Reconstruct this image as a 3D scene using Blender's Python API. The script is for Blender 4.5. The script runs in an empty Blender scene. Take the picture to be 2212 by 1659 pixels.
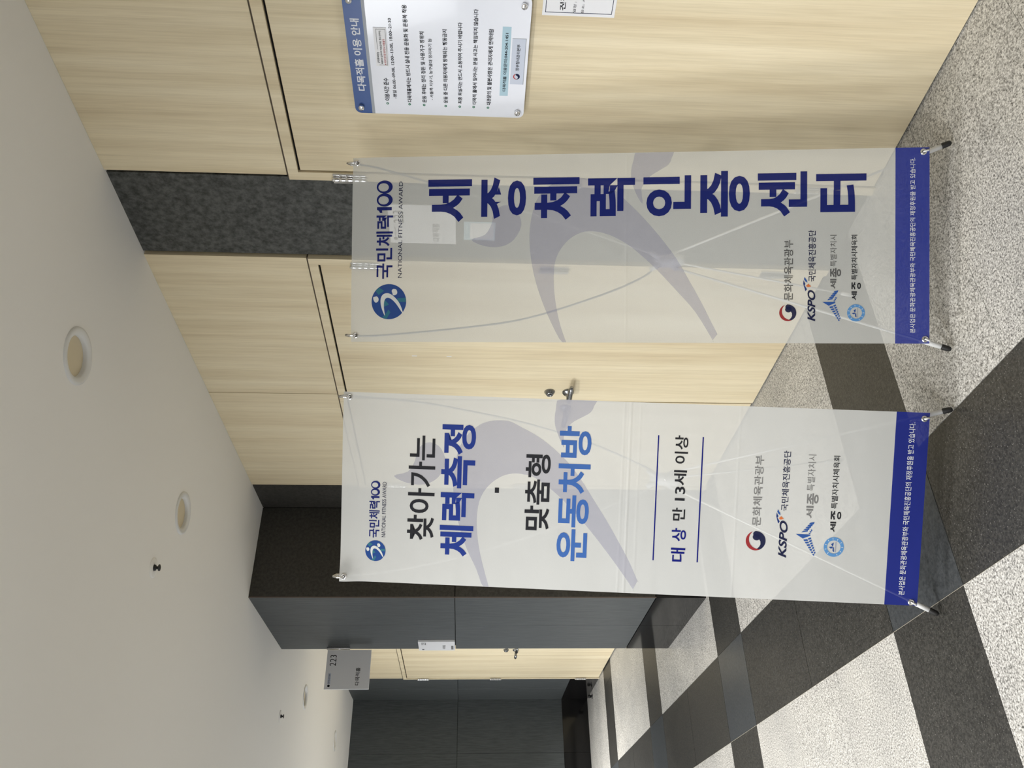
import bpy, bmesh, math, random
from mathutils import Vector, Matrix
from mathutils.geometry import tessellate_polygon
random.seed(7)
sc = bpy.context.scene
COL = sc.collection

# ------------------------------------------------------------------ camera, world, lights, exposure
XW, ZC = 2.267, 2.80            # right wall plane, ceiling height
CAM = Vector((0, 0, 1.5))
cam = bpy.data.cameras.new('camera'); co = bpy.data.objects.new('camera', cam); COL.objects.link(co)
RT = Vector((0.83548562, -0.54931736, 0.01463588)); DN = Vector((-0.01749498, -0.05321097, -0.99843003))
FW = Vector((0.54923374, 0.83391788, -0.05406729))
co.matrix_world = Matrix(((DN.x, RT.x, -FW.x, CAM.x), (DN.y, RT.y, -FW.y, CAM.y), (DN.z, RT.z, -FW.z, CAM.z), (0, 0, 0, 1)))
cam.sensor_width = 36; cam.lens = 1778.357 / 2212 * 36; cam.clip_start = 0.05
sc.camera = co
w = bpy.data.worlds.new('world'); sc.world = w; w.use_nodes = True
w.node_tree.nodes['Background'].inputs[0].default_value = (0.72, 0.80, 0.95, 1)
w.node_tree.nodes['Background'].inputs[1].default_value = 0.3
def area(name, loc, direction, sx, sy, power, col, spread=180):
    l = bpy.data.lights.new(name, 'AREA'); l.shape = 'RECTANGLE'; l.size = sx; l.size_y = sy; l.energy = power; l.color = col; l.spread = math.radians(spread)
    o = bpy.data.objects.new(name, l); COL.objects.link(o); o.location = loc
    o.rotation_euler = Vector(direction).to_track_quat('-Z', 'Z').to_euler(); return o
WARM, COOL = (1.0, 0.975, 0.93), (0.80, 0.89, 1.0)
for yy, pw, sp in ((-0.6, 54, 90), (1.2, 42, 150), (3.0, 60, 150), (5.0, 44, 100), (9.0, 190, 100)):    # the corridor's other row of ceiling lamps, left of the frame
    area('ceiling_lamp', (-0.55, yy, ZC - 0.03), (0, 0, -1), 0.4, 0.4, pw, WARM, sp)
DAY = (0.95, 0.975, 1.0)                                              # daylight slanting in through the row of windows in the left wall
for yy, pw in ((0.5, 9), (2.2, 8), (3.9, 12.5), (5.6, 5), (7.8, 28)):
    area('window_daylight', (-1.82, yy, 2.1), (1, 0, -0.42), 1.0, 0.5, pw, DAY, 80)
area('far_window_light', (-1.82, 7.8, 1.5), (1, 0.1, 0.35), 1.4, 0.8, 9, COOL, 160)
vs = sc.view_settings; vs.view_transform = 'Standard'; vs.look = 'None'; vs.exposure = 0.0; vs.gamma = 1; vs.use_curve_mapping = False
sc.cycles.use_denoising = True
sc.cycles.transparent_max_bounces = 24

# ------------------------------------------------------------------ helpers
def tag(o, label=None, cat=None, group=None, kind=None):
    for k, v in (('label', label), ('category', cat), ('group', group), ('kind', kind)):
        if v: o[k] = v
    return o
def empty(name, loc, rz=0.0, parent=None):
    o = bpy.data.objects.new(name, None); COL.objects.link(o); o.location = loc; o.rotation_euler = (0, 0, rz)
    o.empty_display_size = 0.1
    if parent: o.parent = parent
    return o
def world_of(o):
    m = o.matrix_basis.copy()
    while o.parent: o = o.parent; m = o.matrix_basis @ m
    return m
class MB:
    """collects shapes in world coordinates, links them as one mesh object"""
    def __init__(s): s.bm = bmesh.new()
    def box(s, a, b):
        x0, y0, z0 = [min(p, q) for p, q in zip(a, b)]; x1, y1, z1 = [max(p, q) for p, q in zip(a, b)]
        v = [s.bm.verts.new(p) for p in ((x0,y0,z0),(x1,y0,z0),(x1,y1,z0),(x0,y1,z0),(x0,y0,z1),(x1,y0,z1),(x1,y1,z1),(x0,y1,z1))]
        for f in ((0,3,2,1),(4,5,6,7),(0,1,5,4),(1,2,6,5),(2,3,7,6),(3,0,4,7)): s.bm.faces.new([v[i] for i in f])
        return s
    def tube(s, pts, rad, n=12, caps=True):
        pts = [Vector(p) for p in pts]; rad = rad if isinstance(rad, (list, tuple)) else [rad] * len(pts)
        rings = []; u = None
        for i, p in enumerate(pts):
            d = (pts[min(i+1, len(pts)-1)] - pts[max(i-1, 0)])
            if d.length < 1e-9: d = pts[i+1] - pts[i-1] if 0 < i < len(pts)-1 else Vector((0,0,1))
            d.normalize()
            if u is None:
                u = d.cross(Vector((0,0,1)) if abs(d.z) < .9 else Vector((1,0,0))).normalized()
            else: u = (u - d * u.dot(d)).normalized()
            v = d.cross(u)
            rings.append([s.bm.verts.new(p + (u*math.cos(2*math.pi*k/n) + v*math.sin(2*math.pi*k/n))*rad[i]) for k in range(n)])
        for a, b in zip(rings, rings[1:]):
            for k in range(n): 
                f = s.bm.faces.new((a[k], a[(k+1)%n], b[(k+1)%n], b[k])); f.smooth = True
        if caps:
            s.bm.faces.new(rings[0][::-1]); s.bm.faces.new(rings[-1])
        return s
    def lathe(s, o, axis, prof, n=32):
        """prof = [(radius, height along axis)]"""
        axis = Vector(axis).normalized(); o = Vector(o)
        u = axis.cross(Vector((0,0,1)) if abs(axis.z) < .9 else Vector((1,0,0))).normalized(); v = axis.cross(u)
        rings = []
        for r, h in prof:
            if r < 1e-6: rings.append([s.bm.verts.new(o + axis*h)])
            else: rings.append([s.bm.verts.new(o + axis*h + (u*math.cos(2*math.pi*k/n) + v*math.sin(2*math.pi*k/n))*r) for k in range(n)])
        for a, b in zip(rings, rings[1:]):
            for k in range(n):
                k2 = (k+1) % n
                if len(a) == 1 and len(b) == 1: continue
                if len(a) == 1: f = s.bm.faces.new((a[0], b[k2], b[k]))
                elif len(b) == 1: f = s.bm.faces.new((a[k], a[k2], b[0]))
                else: f = s.bm.faces.new((a[k], a[k2], b[k2], b[k]))
                f.smooth = True
        return s
    def poly(s, pts):
        vs_ = [s.bm.verts.new(p) for p in pts]
        for t in tessellate_polygon([[Vector(p) for p in pts]]):
            try: s.bm.faces.new([vs_[i] for i in t])
            except ValueError: pass
        return s
    def build(s, name, mat, parent=None, kind=None, bevel=0, origin=None):
        if bevel: bmesh.ops.bevel(s.bm, geom=list(s.bm.edges), offset=bevel, segments=1, affect='EDGES')
        bmesh.ops.recalc_face_normals(s.bm, faces=s.bm.faces)
        me = bpy.data.meshes.new(name)
        if parent is not None:
            s.bm.transform(world_of(parent).inverted())
        loc = None
        if origin is not None:
            loc = Vector(origin) if parent is None else world_of(parent).inverted() @ Vector(origin)
            s.bm.transform(Matrix.Translation(-loc))
        s.bm.to_mesh(me); s.bm.free(); me.materials.append(mat)
        o = bpy.data.objects.new(name, me); COL.objects.link(o)
        if parent is not None: o.parent = parent
        if loc is not None: o.location = loc
        if kind: o['kind'] = kind
        return o

# ------------------------------------------------------------------ materials
def mat(name, col=(0.5,0.5,0.5), rough=0.5, metal=0.0, spec=0.5, coat=0.0):
    m = bpy.data.materials.new(name); m.use_nodes = True
    b = m.node_tree.nodes['Principled BSDF']
    b.inputs['Base Color'].default_value = (*col, 1); b.inputs['Roughness'].default_value = rough
    b.inputs['Metallic'].default_value = metal; b.inputs['Specular IOR Level'].default_value = spec
    b.inputs['Coat Weight'].default_value = coat
    return m
class N:
    def __init__(s, m): s.t = m.node_tree; s.b = s.t.nodes.get('Principled BSDF')
    def new(s, k, **kw):
        n = s.t.nodes.new(k)
        for a, b in kw.items(): setattr(n, a, b)
        return n
    def l(s, a, b): s.t.links.new(a, b)
    def pos(s, scale, rnd=True):
        g = s.new('ShaderNodeNewGeometry'); mp = s.new('ShaderNodeMapping'); mp.inputs['Scale'].default_value = scale
        if rnd:
            oi = s.new('ShaderNodeObjectInfo'); mu = s.new('ShaderNodeMath', operation='MULTIPLY'); mu.inputs[1].default_value = 37.0
            s.l(oi.outputs['Random'], mu.inputs[0]); s.l(mu.outputs[0], mp.inputs['Location'])
        s.l(g.outputs['Position'], mp.inputs['Vector']); return mp.outputs[0]
    def noise(s, vec, scale, detail=3, rough=0.5):
        n = s.new('ShaderNodeTexNoise'); n.inputs['Scale'].default_value = scale; n.inputs['Detail'].default_value = detail
        n.inputs['Roughness'].default_value = rough; s.l(vec, n.inputs['Vector']); return n.outputs['Fac']
    def ramp(s, fac, stops):
        r = s.new('ShaderNodeValToRGB'); e = r.color_ramp.elements
        while len(e) < len(stops): e.new(0.5)
        for i, (p, c) in enumerate(stops): e[i].position = p; e[i].color = (*c, 1)
        s.l(fac, r.inputs[0]); return r.outputs['Color']
    def mix(s, a, b, f, mode='MIX'):
        m = s.new('ShaderNodeMix', data_type='RGBA', blend_type=mode)
        if isinstance(f, float): m.inputs[0].default_value = f
        else: s.l(f, m.inputs[0])
        s.l(a, m.inputs[6]); s.l(b, m.inputs[7]); return m.outputs[2]
    def bump(s, h, strength, dist=0.002):
        b = s.new('ShaderNodeBump'); b.inputs['Strength'].default_value = strength; b.inputs['Distance'].default_value = dist
        s.l(h, b.inputs['Height']); s.l(b.outputs[0], s.b.inputs['Normal'])
def wood_mat():
    m = mat('light_oak', rough=0.5, spec=0.3); n = N(m)
    v = n.pos((7, 7, 0.40))
    a = n.noise(v, 1.6, 4, 0.55); b = n.noise(n.pos((42, 42, 0.7)), 1.0, 4, 0.62); c = n.noise(n.pos((260, 260, 7)), 1.0, 2)
    ca = n.ramp(a, [(0.28, (0.68, 0.575, 0.39)), (0.5, (0.765, 0.67, 0.475)), (0.75, (0.825, 0.74, 0.55))])
    cb = n.ramp(b, [(0.32, (0.88, 0.86, 0.82)), (0.52, (0.98, 0.975, 0.965)), (0.75, (1.05, 1.05, 1.05))])
    cc = n.ramp(c, [(0.3, (0.92, 0.91, 0.89)), (0.6, (1.02, 1.02, 1.02))])
    x = n.mix(ca, cb, 0.8, 'MULTIPLY'); x = n.mix(x, cc, 0.8, 'MULTIPLY'); n.l(x, n.b.inputs['Base Color']); n.bump(c, 0.15, 0.0004)
    return m
def granite(name, lo, mid, hi, scale, rough, fleck=None, spec=0.5):
    m = mat(name, rough=rough, spec=spec); n = N(m)
    a = n.noise(n.pos((1, 1, 1)), scale, 2.5, 0.75)
    c = n.ramp(a, [(0.33, lo), (0.47, mid), (0.64, hi)])
    big = n.ramp(n.noise(n.pos((1, 1, 1), False), 3.2, 3), [(0.3, (0.86, 0.86, 0.86)), (0.7, (1.08, 1.07, 1.05))])
    c = n.mix(c, big, 1.0, 'MULTIPLY')
    if fleck:
        f = n.ramp(n.noise(n.pos((1, 1, 1)), scale*1.9, 1), [(0.68, (0, 0, 0)), (0.74, (1, 1, 1))])
        rgb = n.new('ShaderNodeRGB'); rgb.outputs[0].default_value = (*fleck, 1)
        c = n.mix(c, rgb.outputs[0], f)
    n.l(c, n.b.inputs['Base Color']); n.bump(a, 0.10, 0.0006)
    return m
def stone_mat(name, lo, hi, vec, scale, detail, rough, bump=0.0):
    m = mat(name, rough=rough, spec=0.4); n = N(m)
    a = n.noise(n.pos(vec), scale, detail, 0.7)
    n.l(n.ramp(a, [(0.36, lo), (0.64, hi)]), n.b.inputs['Base Color'])
    if bump: n.bump(a, bump, 0.001)
    return m
M = {}
M['wood'] = wood_mat()
M['mottled'] = stone_mat('mottled_slate', (0.024, 0.025, 0.023), (0.100, 0.104, 0.098), (1, 1, 1), 42, 7, 0.6, 0.25)
M['slate'] = stone_mat('brushed_slate', (0.055, 0.062, 0.065), (0.084, 0.094, 0.099), (26, 26, 1.6), 4, 4, 0.5, 0.06)
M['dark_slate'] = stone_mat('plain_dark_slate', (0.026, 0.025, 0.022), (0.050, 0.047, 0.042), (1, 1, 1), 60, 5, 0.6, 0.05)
M['light_granite'] = granite('light_granite', (0.05, 0.049, 0.047), (0.37, 0.365, 0.35), (0.72, 0.715, 0.695), 165, 0.42)
M['dark_granite'] = granite('dark_granite', (0.010, 0.010, 0.0095), (0.026, 0.026, 0.0245), (0.052, 0.051, 0.047), 110, 0.45, (0.16, 0.16, 0.15))
M['polished_granite'] = granite('polished_granite', (0.032, 0.036, 0.040), (0.046, 0.051, 0.056), (0.062, 0.068, 0.074), 90, 0.33, None, 0.32)
M['grout'] = mat('grout', (0.56, 0.52, 0.44), 0.9)
M['black_granite'] = mat('black_granite', (0.006, 0.006, 0.0065), 0.10, spec=0.35)
M['gap'] = mat('shadow_gap', (0.012, 0.011, 0.010), 0.9, spec=0.1)
M['top_shade'] = mat('oak_shade_brown', (0.10, 0.075, 0.05), 0.7)  # oak darkened to the brown of the shade above the door frames
M['ceiling'] = mat('ceiling_paint', (0.85, 0.845, 0.825), 0.85, spec=0.2)
M['plaster'] = mat('wall_paint', (0.30, 0.29, 0.275), 0.8)
M['white'] = mat('white_enamel', (0.72, 0.73, 0.73), 0.4)
M['diffuser'] = mat('lamp_diffuser', (0.66, 0.58, 0.42), 0.6)
M['steel'] = mat('satin_steel', (0.55, 0.55, 0.56), 0.22, 1.0)
M['darksteel'] = mat('nickel', (0.30, 0.31, 0.32), 0.25, 1.0)
M['chrome'] = mat('chrome', (0.80, 0.80, 0.80), 0.12, 1.0)
M['black'] = mat('black_rubber', (0.010, 0.010, 0.010), 0.6)
M['black_plastic'] = mat('black_plastic', (0.015, 0.015, 0.016), 0.35)
M['paper'] = mat('paper', (0.80, 0.81, 0.84), 0.55)
M['plate'] = mat('white_sign_plate', (0.80, 0.81, 0.84), 0.3)
M['signgrey'] = mat('light_grey_sign_plate', (0.60, 0.61, 0.64), 0.35)
M['acrylic'] = mat('acrylic_board', (0.86, 0.89, 0.97), 0.12, coat=0.3)
M['acrylic_edge'] = mat('acrylic_edge', (0.55, 0.60, 0.62), 0.15)
M['headblue'] = mat('header_blue', (0.050, 0.105, 0.30), 0.25)
M['boxblue'] = mat('pale_blue_print', (0.42, 0.60, 0.70), 0.4)
M['boxgrey'] = mat('pale_grey_print', (0.58, 0.63, 0.74), 0.3)
M['silver'] = mat('silver_line_print', (0.35, 0.38, 0.42), 0.4)
def ink(name, col, tr=0.0):
    m = mat('ink_' + name, col, 0.65, spec=0.12)
    if tr:
        n = N(m); t = n.new('ShaderNodeBsdfTransparent'); mx = n.new('ShaderNodeMixShader'); mx.inputs[0].default_value = tr
        out = m.node_tree.nodes['Material Output']; n.l(n.b.outputs[0], mx.inputs[1]); n.l(t.outputs[0], mx.inputs[2]); n.l(mx.outputs[0], out.inputs[0])
    return m
I = dict(navy=ink('navy', (0.008, 0.016, 0.145), .05), navy2=ink('navy_blue', (0.012, 0.035, 0.23), .05), blue=ink('blue', (0.045, 0.13, 0.40), .06),
         dark=ink('dark_navy', (0.010, 0.014, 0.055), .06), blk=ink('black', (0.016, 0.017, 0.022), .05), gry=ink('grey', (0.10, 0.10, 0.10), .06),
         gry2=ink('mid_grey', (0.19, 0.19, 0.19), .06), line=ink('line_navy', (0.006, 0.010, 0.16)), white=ink('white', (0.74, 0.76, 0.80)),
         figure=ink('lavender', (0.40, 0.40, 0.52), .62), red=ink('red', (0.30, 0.025, 0.03), .05), orange=ink('orange', (0.62, 0.17, 0.05), .05),
         wing=ink('wing_blue', (0.025, 0.09, 0.33), .05), wing2=ink('wing_dark_blue', (0.012, 0.035, 0.17), .05), sky=ink('sky_blue', (0.10, 0.27, 0.55), .05),
         logo=ink('logo_blue', (0.018, 0.065, 0.26), .04), logo2=ink('logo_green', (0.04, 0.17, 0.24), .04), fab=ink('logo_white', (0.66, 0.68, 0.66)),
         nblk=ink('notice_black', (0.012, 0.013, 0.017)), green=ink('green', (0.05, 0.20, 0.12)), nred=ink('notice_red', (0.45, 0.05, 0.05)))
def fabric_mat(name, col, tr, blue=False, creases=()):
    m = mat(name, col, 0.6, spec=0.25); n = N(m)
    tc = n.new('ShaderNodeTexCoord'); mp = n.new('ShaderNodeMapping'); mp.inputs['Scale'].default_value = (520, 1, 520); n.l(tc.outputs['Object'], mp.inputs['Vector'])
    wv = n.noise(mp.outputs[0], 1.0, 1)
    mp2 = n.new('ShaderNodeMapping'); mp2.inputs['Scale'].default_value = (3.0, 1, 7.0); n.l(tc.outputs['Object'], mp2.inputs['Vector'])
    big = n.noise(mp2.outputs[0], 1.0, 2)
    sx = n.new('ShaderNodeSeparateXYZ'); n.l(tc.outputs['Object'], sx.inputs[0])
    h = n.new('ShaderNodeMath', operation='MULTIPLY'); h.inputs[1].default_value = 9.0; n.l(big, h.inputs[0])
    last = h.outputs[0]
    for c, amp in creases:                                    # horizontal fold lines pressed into the cloth
        d = n.new('ShaderNodeMath', operation='SUBTRACT'); d.inputs[1].default_value = c; n.l(sx.outputs['Z'], d.inputs[0])
        a = n.new('ShaderNodeMath', operation='ABSOLUTE'); n.l(d.outputs[0], a.inputs[0])
        r = n.new('ShaderNodeMapRange'); r.inputs[1].default_value = 0; r.inputs[2].default_value = 0.006; r.inputs[3].default_value = amp; r.inputs[4].default_value = 0; n.l(a.outputs[0], r.inputs[0])
        s_ = n.new('ShaderNodeMath', operation='ADD'); n.l(last, s_.inputs[0]); n.l(r.outputs[0], s_.inputs[1]); last = s_.outputs[0]
    ww = n.new('ShaderNodeMath', operation='MULTIPLY_ADD'); ww.inputs[1].default_value = 0.25; n.l(wv, ww.inputs[0]); n.l(last, ww.inputs[2])
    bp = n.new('ShaderNodeBump'); bp.inputs['Strength'].default_value = 0.35; bp.inputs['Distance'].default_value = 0.0012; n.l(ww.outputs[0], bp.inputs['Height']); n.l(bp.outputs[0], n.b.inputs['Normal'])
    tl = n.new('ShaderNodeBsdfTranslucent'); tl.inputs[0].default_value = (*col, 1)
    m1 = n.new('ShaderNodeMixShader'); m1.inputs[0].default_value = 0.18 if not blue else 0.08
    n.l(n.b.outputs[0], m1.inputs[1]); n.l(tl.outputs[0], m1.inputs[2])
    t = n.new('ShaderNodeBsdfTransparent'); t.inputs[0].default_value = (1, 1, 1, 1)
    m2 = n.new('ShaderNodeMixShader')
    f = n.ramp(wv, [(0.3, (tr*0.93,)*3), (0.7, (tr*1.07,)*3)]); n.l(f, m2.inputs[0])
    n.l(m1.outputs[0], m2.inputs[1]); n.l(t.outputs[0], m2.inputs[2])
    n.l(m2.outputs[0], m.node_tree.nodes['Material Output'].inputs[0])
    return m
M['fab1'] = fabric_mat('banner_cloth_right', (0.74, 0.76, 0.75), 0.33, creases=((0.915, 1.5),))
M['fab2'] = fabric_mat('banner_cloth_left', (0.70, 0.715, 0.71), 0.17, creases=((0.905, 1.8), (0.925, 1.0), (0.875, 0.7), (0.57, 0.8)))
M['bar1'] = fabric_mat('banner_blue_right', (0.018, 0.036, 0.30), 0.08, True)
M['bar2'] = fabric_mat('banner_blue_left', (0.010, 0.022, 0.24), 0.07, True)

# ------------------------------------------------------------------ text
_tc = {}
def glyphs(body, bold):
    key = (body, bold)
    if key not in _tc:
        if 'ts' not in _tc: _tc['ts'] = bpy.data.scenes.new('type_setting')
        ts = _tc['ts']; c = bpy.data.curves.new('t', 'FONT'); c.body = body; c.resolution_u = 4; c.offset = bold; c.fill_mode = 'FRONT'
        o = bpy.data.objects.new('t', c); ts.collection.objects.link(o); vl = ts.view_layers[0]; vl.update(); dg = vl.depsgraph; dg.update()
        me = bpy.data.meshes.new_from_object(o.evaluated_get(dg))
        vs_ = [(v.co.x, v.co.y) for v in me.vertices]; fs = [tuple(p.vertices) for p in me.polygons]
        bpy.data.objects.remove(o); bpy.data.curves.remove(c); bpy.data.meshes.remove(me)
        xs = [v[0] for v in vs_]; ys = [v[1] for v in vs_]
        _tc[key] = ([((x-min(xs))/(max(xs)-min(xs)), (y-min(ys))/(max(ys)-min(ys))) for x, y in vs_], fs)
    return _tc[key]
def write(body, frame, boxx, m, parent, name='lettering', bold=0.0, shear=0.0):
    """frame(a, b) -> parent-local 3D point; boxx=(left, right, bottom, top)"""
    vs_, fs = glyphs(body, bold); l, r, b, t = boxx
    me = bpy.data.meshes.new(name)
    me.from_pydata([frame(l + (r-l)*(x*(1-shear) + y*shear), b + (t-b)*y) for x, y in vs_], [], fs); me.materials.append(m)
    o = bpy.data.objects.new(name, me); COL.objects.link(o); o.parent = parent; return o
def flat(polys, frame, m, parent, name):
    me = bpy.data.meshes.new(name); V = []; F = []
    for p in polys:
        base = len(V); V += [frame(a, b) for a, b in p]
        F += [tuple(base + i for i in t) for t in tessellate_polygon([[Vector((a, b, 0)) for a, b in p]])]
    me.from_pydata(V, [], F); me.materials.append(m)
    o = bpy.data.objects.new(name, me); COL.objects.link(o); o.parent = parent; return o
def strip(outer, inner):      # quads between two equal closed loops
    n = len(outer); return [[outer[i], outer[(i+1)%n], inner[(i+1)%n], inner[i]] for i in range(n)]
def ell(cx, cy, rx, ry, n=40, a0=0.0, a1=2*math.pi):
    full = abs(a1-a0-2*math.pi) < 1e-6
    return [(cx + rx*math.cos(a0+(a1-a0)*k/(n if full else n-1)), cy + ry*math.sin(a0+(a1-a0)*k/(n if full else n-1))) for k in range(n)]
def smooth(p, it=3):
    """Catmull-Rom subdivision of a closed loop"""
    out = []; n = len(p)
    for i in range(n):
        a, b, c, d = p[i-1], p[i], p[(i+1)%n], p[(i+2)%n]
        for k in range(it):
            t = k/it
            out.append(tuple(0.5*((2*b[j]) + (-a[j]+c[j])*t + (2*a[j]-5*b[j]+4*c[j]-d[j])*t*t + (-a[j]+3*b[j]-3*c[j]+d[j])*t**3) for j in (0, 1)))
    return out
def clampx(p, lim=0.2995): return [(max(-lim, min(lim, a)), b) for a, b in p]

# ------------------------------------------------------------------ the setting: floor
XL, YB, YF = -1.9, -2.2, 10.33
fl = MB().box((XL-0.1, YB-0.1, -0.10), (2.5, YF+0.1, -0.0035)).build('floor', M['grout'], kind='structure')
_tm = {}
def tile(x0, x1, y0, y1, m, g=0.0012, dz=0.0):
    sx, sy = round(x1-x0-2*g, 4), round(y1-y0-2*g, 4)
    if sx < .02 or sy < .02: return
    k = (sx, sy, m)
    if k not in _tm:
        b = MB().box((0, 0, -0.0035), (sx, sy, 0)); me = bpy.data.meshes.new('tile'); b.bm.to_mesh(me); b.bm.free(); me.materials.append(M[m]); _tm[k] = me
    o = bpy.data.objects.new('tile', _tm[k]); COL.objects.link(o); o.parent = fl; o.location = (x0+g, y0+g, dz)
def cuts(edges, lo, hi):
    e = sorted(set([lo, hi] + [v for v in edges if lo + .03 < v < hi - .03])); return list(zip(e, e[1:]))
P = 2.0685
darkY = [(2.328 + P*k, 2.806 + P*k) for k in range(-3, 4)]
darkX = [(-1.238, -0.766), (0.832, 1.305)]
for (dx0, dx1) in darkX:                                    # dark strips running down the corridor
    for i, (a, b) in enumerate(darkY):
        a1, b1 = max(a, YB), min(b, YF)
        if b1 > a1: tile(dx0, dx1, a1, b1, 'polished_granite', 0.0019)
        nxt = darkY[i+1][0] if i+1 < len(darkY) else YF
        for y0, y1 in cuts([b + (nxt-b)/2], max(b, YB), min(nxt, YF)):
            if y1 > y0: tile(dx0, dx1, y0, y1, 'dark_granite', 0.0019)
ranges = [(XL, -1.238), (-0.766, 0.832), (1.305, XW+0.03)]
for (x0, x1) in ranges:
    xs3 = [x0 + .527*k for k in range(1, 4)] if x0 > 1 else [x1 - .5327*k for k in range(1, 4)]
    xs2 = [x0 + .79] if x0 > 1 else [x1 - .799]
    for i, (a, b) in enumerate(darkY):
        for u0, u1 in cuts(xs2, x0, x1):
            if min(b, YF) > max(a, YB): tile(u0, u1, max(a, YB), min(b, YF), 'dark_granite', 0.001)
        nxt = darkY[i+1][0] if i+1 < len(darkY) else YF
        th = (nxt - b)/3 if i+1 < len(darkY) else .53
        for y0, y1 in cuts([b+th, b+2*th], max(b, YB), min(nxt, YF)):
            if y1 > y0:
                for u0, u1 in cuts(xs3, x0, x1): tile(u0, u1, y0, y1, 'light_granite', 0.0008)

# ------------------------------------------------------------------ ceiling with round openings for the lamps
LAMPS = [(1.612, 2.316), (1.612, 3.568), (1.604, 7.18), (1.606, 9.115)]
def ceiling():
    bm = bmesh.new()
    outer = [(XL, YB), (2.45, YB), (2.45, YF), (XL, YF)]
    loops = [[Vector((x, y, ZC)) for x, y in outer]] + [[Vector((cx + .078*math.cos(2*math.pi*k/40), cy + .078*math.sin(2*math.pi*k/40), ZC)) for k in range(40)] for cx, cy in LAMPS]
    allv = [bm.verts.new(v) for L in loops for v in L]
    for t in tessellate_polygon(loops):
        try: bm.faces.new([allv[i] for i in t])
        except ValueError: pass
    bmesh.ops.recalc_face_normals(bm, faces=bm.faces)
    me = bpy.data.meshes.new('ceiling'); bm.to_mesh(me); bm.free(); me.materials.append(M['ceiling'])
    o = bpy.data.objects.new('ceiling', me); COL.objects.link(o); o['kind'] = 'structure'
    MB().box((XL, YB, ZC+0.15), (2.45, YF, ZC+0.2)).build('ceiling_void', M['plaster'], o)
    return o
ceil = ceiling()

# ------------------------------------------------------------------ walls
wr = MB().box((2.33, YB, 0), (2.40, YF, ZC)).build('wall_right', M['gap'], kind='structure')
def panel(parent, name, a, b, m): return MB().box(a, b).build(name, m, parent, bevel=0.0012)
G = 0.003
for y0, y1 in ((YB, -1.0), (-1.0, 0.0), (0.0, 1.045)):
    panel(wr, 'wood_panel', (XW, y0+G, 0.006), (2.33, y1-G, ZC), M['wood'])
panel(wr, 'wood_panel', (XW, 1.05, 2.158), (2.33, 2.098, ZC), M['wood'])
panel(wr, 'slate_panel', (XW+0.008, 2.113, 0), (2.33, 2.526, ZC), M['mottled'])
panel(wr, 'wood_panel', (XW, 2.539, 2.158), (2.33, 3.557, ZC), M['wood'])
panel(wr, 'wood_panel', (XW, 3.561, 2.158), (2.33, 4.596, ZC), M['wood'])
for z0, z1 in ((0.315, 1.556), (1.560, ZC)):
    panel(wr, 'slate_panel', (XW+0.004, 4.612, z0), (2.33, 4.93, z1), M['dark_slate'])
    panel(wr, 'slate_panel', (XW, 6.04, z0), (2.33, 6.93, z1), M['slate'])
    panel(wr, 'slate_panel', (XW, 9.322, z0), (2.33, 9.80, z1), M['slate'])
    panel(wr, 'slate_panel', (XW, 9.804, z0), (2.33, YF, z1), M['slate'])
panel(wr, 'wood_panel', (XW, 6.94, 2.158), (2.33, 8.125, ZC), M['wood'])
panel(wr, 'wood_panel', (XW, 8.129, 2.158), (2.33, 9.312, ZC), M['wood'])
for y0, y1 in ((4.612, 4.93), (6.04, 6.93), (9.322, YF)):
    MB().box((XW, y0, 0), (2.33, y1, 0.312)).build('baseboard_right', M['black_granite'], kind='structure')

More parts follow.
